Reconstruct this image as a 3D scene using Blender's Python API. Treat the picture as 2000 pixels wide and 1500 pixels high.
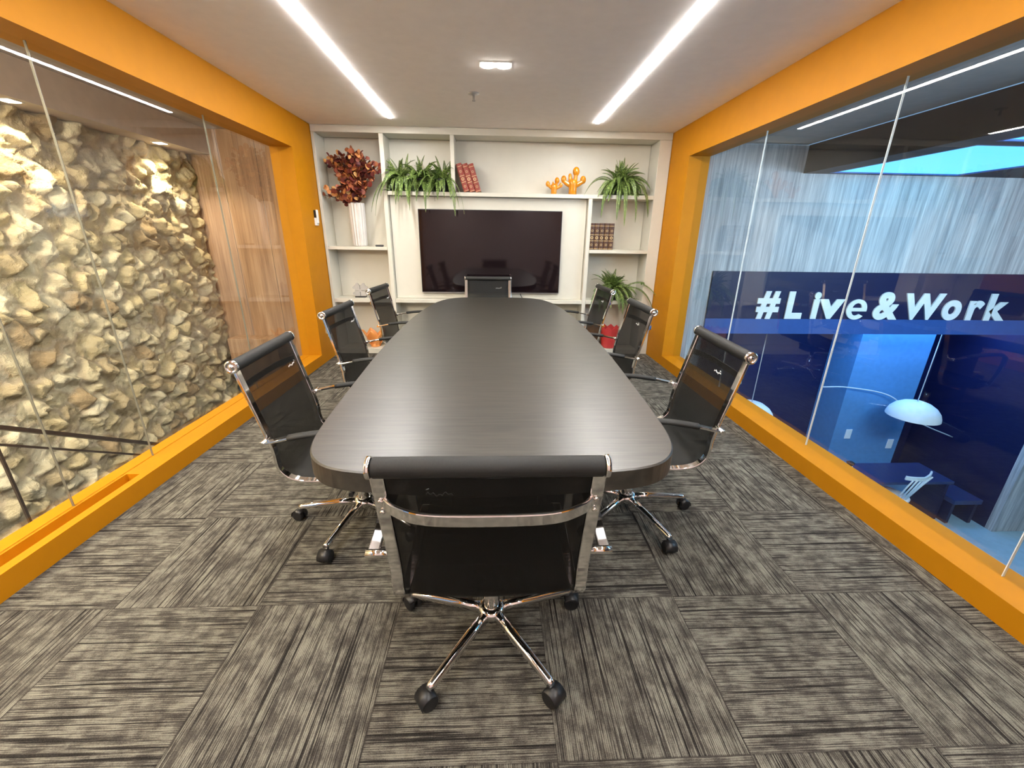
import bpy, bmesh, math, random
import numpy as np
from mathutils import Vector, Matrix, noise
for o in list(bpy.data.objects): bpy.data.objects.remove(o)
SC = bpy.context.scene
C = SC.collection
PI = math.pi
R = math.radians

# ------------------------------------------------------------------ camera
CH = 1.35
cd = bpy.data.cameras.new('camera'); cam = bpy.data.objects.new('camera', cd); C.objects.link(cam)
pitch, yaw, roll = 0.3395, 0.0441, 0.0145
fwd = Vector((math.sin(yaw)*math.cos(pitch), math.cos(yaw)*math.cos(pitch), -math.sin(pitch)))
rt = Vector((math.cos(yaw), -math.sin(yaw), 0)); up = rt.cross(fwd)
r2 = math.cos(roll)*rt + math.sin(roll)*up; u2 = -math.sin(roll)*rt + math.cos(roll)*up
m = Matrix((r2, u2, -fwd)).transposed().to_4x4(); m.translation = Vector((0, 0, CH))
cam.matrix_world = m
cd.sensor_fit = 'HORIZONTAL'; cd.sensor_width = 36; cd.lens = 810.889*36/2000
cd.clip_start = 0.02; cd.clip_end = 100
SC.camera = cam
SC.view_settings.view_transform = 'Standard'; SC.view_settings.look = 'None'
SC.view_settings.gamma = 1; SC.view_settings.use_curve_mapping = False
SC.view_settings.exposure = 1.0

# ------------------------------------------------------------------ world
w = bpy.data.worlds.new('world'); SC.world = w; w.use_nodes = True
w.node_tree.nodes['Background'].inputs[0].default_value = (0.35, 0.62, 1.0, 1)
w.node_tree.nodes['Background'].inputs[1].default_value = 0.3

# ------------------------------------------------------------------ lamps (daylight, lower room, spots belonging to fittings, added stair hall fill)
def add_light(name, kind, loc, rot, energy, color, **k):
    l = bpy.data.lights.new(name, kind); l.energy = energy; l.color = color
    for a, b in k.items(): setattr(l, a, b)
    o = bpy.data.objects.new(name, l); C.objects.link(o); o.location = loc; o.rotation_euler = rot
    return o
LED = 100.0; SKY = 0.62
add_light('lower_room_light', 'AREA', (6.2, 6.1, 0.17), (0, 0, 0), 34, (0.18, 0.45, 1.0), shape='RECTANGLE', size=4.2, size_y=0.5)
add_light('atrium_light', 'AREA', (5.0, 1.6, 2.03), (R(62), 0, R(4)), 150, (0.52, 0.75, 1.0), shape='RECTANGLE', size=3.0, size_y=1.0)
add_light('stair_hall_fill', 'AREA', (-2.6, 0.3, 2.3), (R(58), 0, R(28)), 130, (1.0, 0.84, 0.62), shape='RECTANGLE', size=0.8, size_y=0.8)  # added fill without a fitting, out of view, brightens the stone wall
for yy, e in ((4.62, 36), (3.3, 26), (2.0, 34), (0.7, 34)):
    add_light('stone_spot', 'SPOT', (-3.17, yy, 2.13), (0, R(-9), 0), e, (1.0, 0.80, 0.52), spot_size=R(125), spot_blend=0.7, shadow_soft_size=0.03)

# ------------------------------------------------------------------ material helpers
MATS = {}
def newmat(name):
    m = bpy.data.materials.new(name); m.use_nodes = True
    nt = m.node_tree; b = nt.nodes['Principled BSDF']; MATS[name] = m
    return m, nt, b
def N(nt, t, **k):
    n = nt.nodes.new(t)
    for a, v in k.items():
        if a.startswith('i_'): n.inputs[a[2:].replace('_', ' ')].default_value = v
        else: setattr(n, a, v)
    return n
def math_n(nt, op, a, b=None, clamp=False):
    n = nt.nodes.new('ShaderNodeMath'); n.operation = op; n.use_clamp = clamp
    for i, x in enumerate((a, b)):
        if x is None: continue
        if isinstance(x, (int, float)): n.inputs[i].default_value = x
        else: nt.links.new(x, n.inputs[i])
    return n.outputs[0]
def ramp(nt, fac, stops):
    n = nt.nodes.new('ShaderNodeValToRGB'); e = n.color_ramp.elements
    while len(e) < len(stops): e.new(0.5)
    for el, (p, c) in zip(e, stops): el.position = p; el.color = (*c, 1) if len(c) == 3 else c
    nt.links.new(fac, n.inputs[0]); return n.outputs[0]
def objco(nt, scale=(1, 1, 1), rot=(0, 0, 0), loc=(0, 0, 0)):
    t = nt.nodes.new('ShaderNodeTexCoord'); mp = nt.nodes.new('ShaderNodeMapping')
    mp.inputs['Scale'].default_value = scale; mp.inputs['Rotation'].default_value = rot; mp.inputs['Location'].default_value = loc
    nt.links.new(t.outputs['Object'], mp.inputs[0]); return mp.outputs[0]
def noise_n(nt, co, scale, detail=3, rough=0.55):
    n = nt.nodes.new('ShaderNodeTexNoise'); n.inputs['Scale'].default_value = scale
    n.inputs['Detail'].default_value = detail; n.inputs['Roughness'].default_value = rough
    nt.links.new(co, n.inputs['Vector']); return n.outputs['Fac']
def bump(nt, b, h, strength=0.2, dist=0.01):
    n = nt.nodes.new('ShaderNodeBump'); n.inputs['Strength'].default_value = strength; n.inputs['Distance'].default_value = dist
    nt.links.new(h, n.inputs['Height']); nt.links.new(n.outputs[0], b.inputs['Normal'])
def simple(name, col, rough=0.5, metal=0.0, var=0.06, scale=12, bmp=0.0, spec=None, coat=0):
    m, nt, b = newmat(name)
    f = noise_n(nt, objco(nt), scale)
    lo = tuple(max(0, c*(1-var)) for c in col); hi = tuple(min(1, c*(1+var)) for c in col)
    nt.links.new(ramp(nt, f, [(0.3, lo), (0.7, hi)]), b.inputs['Base Color'])
    b.inputs['Roughness'].default_value = rough; b.inputs['Metallic'].default_value = metal
    if spec is not None: b.inputs['Specular IOR Level'].default_value = spec
    if coat: b.inputs['Coat Weight'].default_value = coat
    if bmp: bump(nt, b, noise_n(nt, objco(nt), scale*12, 2), bmp, 0.002)
    return m
def emis(name, col, s):
    m, nt, b = newmat(name)
    b.inputs['Base Color'].default_value = (*col, 1); b.inputs['Emission Color'].default_value = (*col, 1)
    b.inputs['Emission Strength'].default_value = s; return m

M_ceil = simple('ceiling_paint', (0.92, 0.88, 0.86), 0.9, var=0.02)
M_orange = simple('orange_paint', (0.47, 0.185, 0.0), 0.6, spec=0.25, var=0.03, bmp=0.08)
M_white = simple('white_laminate', (0.60, 0.575, 0.49), 0.45, var=0.015)
M_back = simple('rear_wall_paint', (0.62, 0.50, 0.50), 0.8)
M_chrome = simple('chrome', (0.88, 0.87, 0.86), 0.07, 1.0, var=0.01)
M_blackpl = simple('black_plastic', (0.012, 0.012, 0.013), 0.4)
M_darkgrey = simple('dark_paint', (0.05, 0.05, 0.055), 0.7)
M_led = emis('led_diffuser', (1.0, 0.97, 0.93), LED)
M_lamp = emis('lamp_lens', (1.0, 0.95, 0.86), 40)
M_lampw = emis('warm_lamp_lens', (1.0, 0.88, 0.65), 18)
M_sky = emis('skylight_glazing', (0.13, 0.62, 0.95), SKY)
M_silver = simple('brushed_silver', (0.55, 0.55, 0.55), 0.3, 1.0)
M_whitepl = simple('white_plastic', (0.78, 0.78, 0.76), 0.35)
M_ceramic = simple('white_ceramic', (0.64, 0.61, 0.57), 0.35)
M_orgloss = simple('orange_gloss', (0.60, 0.22, 0.005), 0.22, coat=0.3)
M_orpaper = simple('burnt_orange_glaze', (0.75, 0.30, 0.08), 0.4)
M_red = simple('red_glaze', (0.55, 0.05, 0.05), 0.3)
M_pot = simple('black_pot', (0.018, 0.02, 0.022), 0.5)
M_stem = simple('brown_stem', (0.13, 0.06, 0.03), 0.7)
M_navy = simple('navy_paint', (0.004, 0.008, 0.06), 0.5)
M_navyl = simple('blue_fascia_paint', (0.03, 0.10, 0.36), 0.5)
M_desk = simple('dark_blue_laminate', (0.012, 0.04, 0.15), 0.35)
M_bluew = simple('blue_wall_paint', (0.10, 0.30, 0.58), 0.7)
M_lfloor = simple('pale_blue_floor', (0.42, 0.62, 0.72), 0.35)
M_letter = simple('pale_letter_paint', (0.93, 1.0, 0.97), 0.5)
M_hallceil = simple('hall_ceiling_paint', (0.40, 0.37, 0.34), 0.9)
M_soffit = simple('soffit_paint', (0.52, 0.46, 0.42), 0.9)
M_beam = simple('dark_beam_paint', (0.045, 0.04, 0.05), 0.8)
M_puzzle = simple('grey_resin', (0.42, 0.40, 0.37), 0.6)
M_rail = simple('dark_rail_steel', (0.05, 0.035, 0.028), 0.4)
M_bluegrey = simple('bluegrey_plaster', (0.28, 0.36, 0.45), 0.8)

# glass pane: reflection by Fresnel on the outer faces, otherwise clear
def glass(name, ior, tint=(0.97, 0.985, 0.98)):
    m = bpy.data.materials.new(name); m.use_nodes = True; nt = m.node_tree; nt.nodes.clear()
    out = nt.nodes.new('ShaderNodeOutputMaterial'); mx = nt.nodes.new('ShaderNodeMixShader')
    tr = nt.nodes.new('ShaderNodeBsdfTransparent'); gl = nt.nodes.new('ShaderNodeBsdfGlossy')
    tr.inputs[0].default_value = (*tint, 1); gl.inputs['Roughness'].default_value = 0.0
    fr = nt.nodes.new('ShaderNodeFresnel'); fr.inputs[0].default_value = ior
    ge = nt.nodes.new('ShaderNodeNewGeometry')
    f = math_n(nt, 'MULTIPLY', fr.outputs[0], math_n(nt, 'SUBTRACT', 1.0, ge.outputs['Backfacing']))
    nt.links.new(f, mx.inputs[0]); nt.links.new(tr.outputs[0], mx.inputs[1]); nt.links.new(gl.outputs[0], mx.inputs[2])
    nt.links.new(mx.outputs[0], out.inputs[0]); return m
M_glass = glass('window_glass', 1.75)
M_joint = simple('glass_joint', (0.75, 0.80, 0.80), 0.3)
M_jointd = simple('dark_glass_joint', (0.16, 0.15, 0.12), 0.3)

# carpet tiles
def carpet():
    m, nt, b = newmat('carpet_tiles')
    T = 0.54
    tc = nt.nodes.new('ShaderNodeTexCoord'); sp = nt.nodes.new('ShaderNodeSeparateXYZ'); nt.links.new(tc.outputs['Object'], sp.inputs[0])
    ux = math_n(nt, 'DIVIDE', math_n(nt, 'ADD', sp.outputs[0], 0.367+20*T), T)
    uy = math_n(nt, 'DIVIDE', math_n(nt, 'ADD', sp.outputs[1], -1.26+20*T), T)
    ix = math_n(nt, 'FLOOR', ux); iy = math_n(nt, 'FLOOR', uy)
    fx = math_n(nt, 'FRACT', ux); fy = math_n(nt, 'FRACT', uy)
    par = math_n(nt, 'MODULO', math_n(nt, 'ADD', ix, iy), 2.0)       # 0 / 1
    par = math_n(nt, 'GREATER_THAN', par, 0.5)
    inv = math_n(nt, 'SUBTRACT', 1.0, par)
    # a: along the lines, c: across
    a = math_n(nt, 'ADD', math_n(nt, 'MULTIPLY', fx, par), math_n(nt, 'MULTIPLY', fy, inv))
    c = math_n(nt, 'ADD', math_n(nt, 'MULTIPLY', fy, par), math_n(nt, 'MULTIPLY', fx, inv))
    sd = math_n(nt, 'ADD', math_n(nt, 'MULTIPLY', ix, 7.31), math_n(nt, 'MULTIPLY', iy, 13.7))
    def co(sa, sc_, off):
        n = nt.nodes.new('ShaderNodeCombineXYZ')
        nt.links.new(math_n(nt, 'MULTIPLY', a, sa), n.inputs[0]); nt.links.new(math_n(nt, 'MULTIPLY', c, sc_), n.inputs[1])
        nt.links.new(math_n(nt, 'ADD', sd, off), n.inputs[2]); return n.outputs[0]
    long_ = noise_n(nt, co(0.9, 58, 0), 1.0, 2, 0.55)
    short = noise_n(nt, co(5.0, 120, 40), 1.0, 2, 0.6)
    mott = noise_n(nt, co(8, 10, 80), 1.0, 4, 0.65)
    lines = ramp(nt, long_, [(0.36, (0.22, 0.22, 0.22)), (0.43, (1, 1, 1))])
    sh = ramp(nt, short, [(0.32, (0.45, 0.45, 0.45)), (0.52, (1, 1, 1))])
    mo = ramp(nt, mott, [(0.36, (0.55, 0.55, 0.55)), (0.62, (1, 1, 1))])
    rib = math_n(nt, 'SINE', math_n(nt, 'MULTIPLY', c, 2*PI*92))
    grain = noise_n(nt, tc.outputs['Object'], 330, 2)
    v = math_n(nt, 'MULTIPLY', math_n(nt, 'MULTIPLY', lines, sh), mo)
    v = math_n(nt, 'MULTIPLY', v, math_n(nt, 'ADD', math_n(nt, 'MULTIPLY', rib, 0.16), 0.84))
    v = math_n(nt, 'ADD', v, math_n(nt, 'MULTIPLY', math_n(nt, 'SUBTRACT', grain, 0.5), 0.55))
    ed = math_n(nt, 'MINIMUM', math_n(nt, 'MINIMUM', fx, math_n(nt, 'SUBTRACT', 1.0, fx)), math_n(nt, 'MINIMUM', fy, math_n(nt, 'SUBTRACT', 1.0, fy)))
    v = math_n(nt, 'MULTIPLY', v, ramp(nt, ed, [(0.0, (0.6, 0.6, 0.6)), (0.006, (1, 1, 1))]))
    col = ramp(nt, v, [(0.08, (0.014, 0.012, 0.011)), (0.45, (0.062, 0.055, 0.047)), (0.95, (0.22, 0.21, 0.17))])
    nt.links.new(col, b.inputs['Base Color']); b.inputs['Roughness'].default_value = 0.95
    b.inputs['Specular IOR Level'].default_value = 0.1
    bump(nt, b, v, 0.5, 0.004)
    return m
M_carpet = carpet()

def wood(name, dark, mid, light, rough=0.5, period=0.0, seamcol=None):
    m, nt, b = newmat(name)
    co = objco(nt, (14, 14, 0.7)); f = noise_n(nt, co, 1.6, 5, 0.62)
    f2 = noise_n(nt, objco(nt, (60, 60, 1.5)), 1.5, 3)
    v = math_n(nt, 'ADD', math_n(nt, 'MULTIPLY', f, 0.65), math_n(nt, 'MULTIPLY', f2, 0.35))
    nt.links.new(ramp(nt, v, [(0.33, dark), (0.5, mid), (0.64, light)]), b.inputs['Base Color'])
    b.inputs['Roughness'].default_value = rough; return m
M_oak = wood('oak_panel', (0.20, 0.11, 0.06), (0.34, 0.205, 0.118), (0.46, 0.305, 0.19))
M_greyoak = wood('grey_oak_panel', (0.30, 0.30, 0.31), (0.52, 0.52, 0.52), (0.74, 0.73, 0.71), 0.6)

def table_mat():
    m, nt, b = newmat('black_oak_table')
    v = noise_n(nt, objco(nt, (6, 120, 30)), 1.0, 3)
    nt.links.new(ramp(nt, v, [(0.35, (0.014, 0.012, 0.009)), (0.7, (0.042, 0.037, 0.028))]), b.inputs['Base Color'])
    b.inputs['Roughness'].default_value = 0.38; b.inputs['Specular IOR Level'].default_value = 1.0
    bump(nt, b, v, 0.12, 0.002); return m
M_table = table_mat()

def mesh_fabric():
    m, nt, b = newmat('black_mesh_fabric')
    nt.links.new(ramp(nt, noise_n(nt, objco(nt), 500, 1), [(0.3, (0.004, 0.004, 0.0035)), (0.7, (0.010, 0.0095, 0.008))]), b.inputs['Base Color'])
    b.inputs['Specular IOR Level'].default_value = 0.25
    b.inputs['Roughness'].default_value = 0.55; b.inputs['Alpha'].default_value = 0.68
    return m
M_mesh = mesh_fabric()
M_rollf = simple('black_padded_fabric', (0.009, 0.009, 0.008), 0.6, var=0.3, scale=300, bmp=0.3)

def leafmat(name, stops, rough=0.5):
    m, nt, b = newmat(name)
    g = nt.nodes.new('ShaderNodeNewGeometry')
    nt.links.new(ramp(nt, g.outputs['Random Per Island'], stops), b.inputs['Base Color'])
    b.inputs['Roughness'].default_value = rough; return m
M_fern = leafmat('fern_green', [(0.0, (0.030, 0.055, 0.010)), (0.45, (0.085, 0.145, 0.025)), (0.85, (0.19, 0.28, 0.060)), (1.0, (0.30, 0.38, 0.12))])
M_rust = leafmat('rust_leaf', [(0.0, (0.055, 0.010, 0.014)), (0.4, (0.17, 0.028, 0.018)), (0.75, (0.32, 0.085, 0.030)), (0.9, (0.55, 0.23, 0.07)), (1.0, (0.65, 0.38, 0.14))])

def tv_mat():
    m, nt, b = newmat('tv_screen')
    b.inputs['Base Color'].default_value = (0.006, 0.003, 0.004, 1); b.inputs['Roughness'].default_value = 0.06
    b.inputs['Specular IOR Level'].default_value = 0.5; return m
M_tv = tv_mat()

def stone_mat():
    m, nt, b = newmat('limestone')
    a = nt.nodes.new('ShaderNodeAttribute'); a.attribute_name = 'stone'
    n = noise_n(nt, objco(nt), 9, 6, 0.65)
    mx = nt.nodes.new('ShaderNodeMixRGB'); mx.blend_type = 'MULTIPLY'; mx.inputs[0].default_value = 1.0
    nt.links.new(a.outputs['Color'], mx.inputs[1]); nt.links.new(ramp(nt, n, [(0.3, (0.76, 0.74, 0.68)), (0.6, (1, 1, 1))]), mx.inputs[2])
    nt.links.new(mx.outputs[0], b.inputs['Base Color']); b.inputs['Roughness'].default_value = 0.85
    bump(nt, b, noise_n(nt, objco(nt), 30, 5, 0.7), 0.8, 0.03); return m
M_stone = stone_mat()

# ------------------------------------------------------------------ mesh helpers
class MB:
    def __init__(s): s.bm = bmesh.new(); s.smooth = []
    def box(s, x0, x1, y0, y1, z0, z1):
        v = [s.bm.verts.new(p) for p in ((x0,y0,z0),(x1,y0,z0),(x1,y1,z0),(x0,y1,z0),(x0,y0,z1),(x1,y0,z1),(x1,y1,z1),(x0,y1,z1))]
        for f in ((3,2,1,0),(4,5,6,7),(0,1,5,4),(1,2,6,5),(2,3,7,6),(3,0,4,7)): s.bm.faces.new([v[i] for i in f])
        return s
    def ring_loft(s, rings, cap=True, smooth=True, closed=True):
        vs = [[s.bm.verts.new(p) for p in r] for r in rings]
        n = len(vs[0])
        for a, b in zip(vs, vs[1:]):
            for i in range(n if closed else n-1):
                f = s.bm.faces.new((a[i], a[(i+1) % n], b[(i+1) % n], b[i])); f.smooth = smooth
        if cap and closed:
            s.bm.faces.new(list(reversed(vs[0]))); s.bm.faces.new(vs[-1])
        return s
    def lathe(s, prof, c=(0, 0, 0), n=24, axis='z', rib=None):
        rings = []
        for r, z in prof:
            ring = []
            for i in range(n):
                t = 2*PI*i/n; rr = r*(1+(rib(i) if rib else 0))
                p = (rr*math.cos(t), rr*math.sin(t), z)
                if axis == 'x': p = (p[2], p[0], p[1])
                if axis == 'y': p = (p[1], p[2], p[0])
                ring.append((p[0]+c[0], p[1]+c[1], p[2]+c[2]))
            rings.append(ring)
        return s.ring_loft(rings)
    def tube(s, pts, r, n=10):
        return s.sweep(pts, [(math.cos(2*PI*i/n), math.sin(2*PI*i/n)) for i in range(n)], r)
    def sweep(s, pts, sec, r=1.0, upv=None):
        pts = [Vector(p) for p in pts]; k = len(pts)
        rs = r if isinstance(r, (list, tuple)) else [r]*k
        rings = []; u = None
        for i, p in enumerate(pts):
            t = (pts[min(i+1, k-1)]-pts[max(i-1, 0)]).normalized()
            if upv is not None: a = Vector(upv); a = (a - t*a.dot(t)).normalized()
            else:
                if u is None:
                    u = Vector((0, 0, 1)) if abs(t.z) < 0.9 else Vector((1, 0, 0))
                a = (u - t*u.dot(t)).normalized(); u = a
            bq = t.cross(a)
            rings.append([tuple(p + a*(q[0]*rs[i]) + bq*(q[1]*rs[i])) for q in sec])
        return s.ring_loft(rings, smooth=len(sec) > 5)
    def ball(s, c, rx, ry=None, rz=None, n=14):
        ry = ry or rx; rz = rz or rx; k = n//2
        rings = []
        for j in range(k+1):
            ph = -PI/2+PI*j/k; cr = max(math.cos(ph), 0.02)
            rings.append([(c[0]+rx*cr*math.cos(2*PI*i/n), c[1]+ry*cr*math.sin(2*PI*i/n), c[2]+rz*math.sin(ph)) for i in range(n)])
        return s.ring_loft(rings)
    def poly(s, pts, z0, z1, axis='z'):
        def P(p, z): return {'z': (p[0], p[1], z), 'y': (p[0], z, p[1]), 'x': (z, p[0], p[1])}[axis]
        return s.ring_loft([[P(p, z0) for p in pts], [P(p, z1) for p in pts]], smooth=False)
    def face(s, pts, smooth=False):
        f = s.bm.faces.new([s.bm.verts.new(p) for p in pts]); f.smooth = smooth; return s
    def build(s, name, mat, parent=None, bevel=0, seg=2):
        bmesh.ops.recalc_face_normals(s.bm, faces=s.bm.faces[:])
        me = bpy.data.meshes.new(name); s.bm.to_mesh(me); s.bm.free(); me.materials.append(mat)
        o = bpy.data.objects.new(name, me); C.objects.link(o)
        if parent is not None: o.parent = parent
        if bevel:
            md = o.modifiers.new('bevel', 'BEVEL'); md.width = bevel; md.segments = seg; md.limit_method = 'ANGLE'
        return o
def rect(wd, hd): return [(-wd/2, -hd/2), (wd/2, -hd/2), (wd/2, hd/2), (-wd/2, hd/2)]
def smooth_path(pts, n=6):
    P = [Vector(p) for p in pts]; P = [2*P[0]-P[1]] + P + [2*P[-1]-P[-2]]; out = []
    for i in range(1, len(P)-2):
        for k in range(n):
            t = k/n; a, b, c, d = P[i-1:i+3]
            out.append(0.5*((2*b)+(c-a)*t+(2*a-5*b+4*c-d)*t*t+(3*b-a-3*c+d)*t**3))
    out.append(P[-2]); return out
def thing(name, label, cat, loc=(0, 0, 0), rz=0, group=None):
    o = bpy.data.objects.new(name, None); C.objects.link(o); o.location = loc; o.rotation_euler = (0, 0, rz); o.empty_display_size = 0.1
    return tag(o, label, cat, group)
def tag(o, label, cat, group=None):
    o['label'] = label; o['category'] = cat
    if group: o['group'] = group
    return o
def struct(o): o['kind'] = 'structure'; return o
def copy_tree(o, parent=None):
    c = o.copy(); C.objects.link(c)
    if parent is not None: c.parent = parent
    for ch in list(o.children): copy_tree(ch, c)
    return c

# ------------------------------------------------------------------ room shell
XL, XR, D, H = -1.89, 1.89, 4.94, 2.412
XO = 2.10; YB = -1.7; ZT = 2.12; ZC = 0.105; YE = 4.47; YS = -1.1
mb = MB().box(-2.10, 2.10, YB-0.1, D+0.32, -0.15, 0); struct(mb.build('floor', M_carpet))
mb = MB().box(-2.10, 2.10, YB-0.1, D+0.32, H, H+0.12); struct(mb.build('ceiling', M_ceil))
# right wall: header, curb, end piers
mb = MB()
mb.box(XR, XO, YB, D+0.3, ZT, H); mb.box(XR, XO, YB, D+0.3, 0, ZC)
mb.box(XR, XO, YE, D+0.3, ZC, ZT); mb.box(XR, XO, YB, YS, ZC, ZT)
struct(mb.build('wall_right', M_orange))
mb = MB()
mb.box(-XO, XL, YB, D+0.3, ZT, H); mb.box(-XO, XL, 2.05, D+0.3, 0, ZC)
mb.box(-XO, XL, YB, 2.05, 0, 0.06); mb.box(-1.935, XL, YB, 2.05, 0.06, ZC); mb.box(-XO, -2.005, YB, 2.05, 0.06, ZC)
mb.box(-XO, XL, YE, D+0.3, ZC, ZT); mb.box(-XO, XL, YB, YS, ZC, ZT)
struct(mb.build('wall_left', M_orange))
mb = MB().box(-2.1, 2.1, YB-0.1, YB, 0, H); struct(mb.build('wall_rear', M_back))
mb = MB().box(-1.89, 1.89, D+0.285, D+0.32, 0, H); struct(mb.build('wall_front', M_white))

def window(name, sx, seams):
    e = bpy.data.objects.new(name, None); C.objects.link(e); e.location = (sx*2.02, 2.0, ZC); struct(e)
    ys = [YS] + seams + [YE]; off = Vector((sx*2.02, 2.0, ZC))
    for a, b in zip(ys, ys[1:]):
        o = MB().box(-0.005, 0.005, a+0.0016-2.0, b-0.0016-2.0, 0.0, ZT-ZC).build('pane', M_glass, e)
    for y in seams:
        MB().box(-0.0052, 0.0052, y-0.0015-2.0, y+0.0015-2.0, 0.0, ZT-ZC).build('joint', M_joint if sx > 0 else M_jointd, e)
    return e
window('window_1', -1, [0.65, 1.765, 2.255, 3.41])
window('window_2', 1, [0.12, 1.225, 2.335, 3.445])

# ------------------------------------------------------------------ ceiling fittings
for sx, lab in ((-1, 'long recessed white LED strip in the ceiling, left one'), (1, 'long recessed white LED strip in the ceiling, right one')):
    t = thing('ceiling_light_strip', lab, 'ceiling light', (sx*1.0-0.0, 1.6, H), 0, 'recessed LED strips')
    MB().box(-0.016, 0.016, -3.0, 3.03, -0.0055, -0.0005).build('diffuser', M_led, t)
    MB().box(-0.021, -0.0162, -3.0, 3.035, -0.002, -0.0003).box(0.0162, 0.021, -3.0, 3.035, -0.002, -0.0003).build('trim', M_whitepl, t)
t = thing('ceiling_spotlight', 'small rectangular twin ceiling spotlight glowing white above the table', 'ceiling light', (0.006, 3.25, H))
MB().box(-0.105, 0.105, -0.05, 0.05, -0.006, -0.0005).build('frame', M_whitepl, t)
for sx in (-1, 1):
    MB().lathe([(0.042, -0.012), (0.042, -0.0062)], (sx*0.052, 0, 0), 20).build('lamp', M_lamp, t)
t = thing('sprinkler', 'small chrome ceiling sprinkler hanging before the bookcase', 'sprinkler', (-0.165, 3.84, H))
MB().lathe([(0.001, -0.0005), (0.045, -0.0005), (0.045, -0.006), (0.012, -0.012)], n=20).build('escutcheon', M_silver, t)
MB().lathe([(0.008, -0.012), (0.008, -0.045), (0.014, -0.05), (0.014, -0.054), (0.004, -0.056)], n=12).build('head', M_silver, t)

# ------------------------------------------------------------------ bookcase
bc = thing('bookcase', 'white built-in bookcase wall with open shelves around the television', 'bookcase', (0, D, 0))
DP = 0.28
def board(name, x0, x1, z0, z1, y0=0.0, y1=DP, mat=M_white): return MB().box(x0, x1, y0, y1, z0, z1).build(name, mat, bc, 0.002, 1)
board('top_panel', -1.885, 1.885, 2.345, H-0.002)
board('side_panel', -1.885, -1.855, 0.0, 2.343); board('side_panel', 1.755, 1.885, 0.0, 2.343)
board('divider', -1.20, -1.155, 0.06, 2.343)
board('divider', -0.467, -0.425, 1.806, 2.343)
board('divider', 1.035, 1.078, 0.06, 1.762)
board('shelf', -1.153, 1.753, 1.763, 1.803)
board('shelf', -1.853, -1.202, 1.195, 1.230)
board('shelf', -1.853, -1.202, 0.612, 0.655); board('shelf', -1.153, 1.033, 0.612, 0.655); board('shelf', 1.080, 1.753, 0.612, 0.655)
board('shelf', 1.080, 1.753, 1.190, 1.228)
board('base_panel', -1.853, 1.753, 0.0, 0.058)
board('back_panel', -1.853, 1.753, 0.06, 2.343, DP-0.012, DP-0.001)
board('television_panel', -1.150, 1.030, 0.657, 1.760, 0.075, 0.095)

tv = thing('television', 'large black wall-mounted flat television in the middle of the bookcase', 'television', (-0.045, D+0.073, 1.18))
MB().box(-0.80, 0.80, -0.045, -0.002, -0.455, 0.452).build('casing', M_blackpl, tv, 0.004)
MB().box(-0.792, 0.792, -0.0475, -0.0455, -0.440, 0.444).build('screen', M_tv, tv)
MB().box(-0.80, 0.80, -0.047, -0.0455, -0.4548, -0.444).build('bottom_trim', M_silver, tv)
tag(MB().tube(smooth_path([(0.30, D+0.05, 0.735), (0.31, D+0.045, 0.70), (0.33, D+0.04, 0.668), (0.34, D+0.05, 0.661)]), 0.004, 6).build('cable', M_blackpl), 'short black cable hanging below the television', 'cable')

# ------------------------------------------------------------------ vase and bouquet
vz = 1.2305
vase = MB()
prof = [(0.060, 0.0), (0.070, 0.006), (0.074, 0.02), (0.078, 0.2), (0.082, 0.448), (0.083, 0.452), (0.077, 0.452), (0.070, 0.42), (0.02, 0.40)]
vase.lathe(prof, n=144, rib=lambda i: 0.055*math.cos(2*PI*(i % 9)/9))
vase = vase.build('vase', M_ceramic); vase.location = (-1.525, D+0.105, vz)
tag(vase, 'tall white ribbed ceramic vase holding the rust-coloured leaves', 'vase')
rnd = random.Random(4)
bq = thing('leaf_bouquet', 'bunch of dried rust and orange round-leaved branches in the white vase', 'dried flowers', (-1.525, D+0.105, vz+0.41))
st, lv = MB(), MB()
for k in range(62):
    az = rnd.uniform(0, 2*PI); sp = (0.13+0.87*rnd.random()**0.7)
    L = rnd.uniform(0.30, 0.47)
    ex = math.cos(az)*0.33*sp; ey = math.sin(az)*0.14*sp - 0.04
    if k == 0: ex, ey, L = -0.36, -0.06, 0.17
    ez = L*math.sqrt(max(0.12, 1-(ex/0.42)**2)) + 0.08
    if k == 0: ez = 0.12
    if k > 46: ez *= 0.45; ey -= 0.04
    P0 = Vector((math.cos(az)*0.03, math.sin(az)*0.03, 0)); P2 = Vector((ex, ey, ez)); P1 = Vector((ex*0.25, ey*0.25, ez*0.6))
    pts = [P0*(1-t)**2+P1*2*t*(1-t)+P2*t*t for t in [i/8 for i in range(9)]]
    st.tube(pts, 0.0028, 5)
    for t in [0.30+0.1*i for i in range(8)]:
        p = P0*(1-t)**2+P1*2*t*(1-t)+P2*t*t
        for sgn in (-1, 1):
            if rnd.random() < 0.12: continue
            d = Vector((rnd.uniform(-1, 1), rnd.uniform(-1, 0.5), rnd.uniform(-0.6, 0.9))).normalized()
            nrm = d.cross(Vector((rnd.uniform(-1, 1), rnd.uniform(-1, 1), rnd.uniform(-1, 1)))).normalized()
            s = rnd.uniform(0.026, 0.042)*(1.1-0.3*t); sd = d.cross(nrm)
            c = p + d*s*0.9
            lv.face([tuple(c + d*(math.cos(q)*s) + sd*(math.sin(q)*s*0.85) + nrm*(0.12*s*math.cos(2*q))) for q in [2*PI*i/10 for i in range(10)]])
st.build('stems', M_stem, bq); lv.build('leaves', M_rust, bq)

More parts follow.
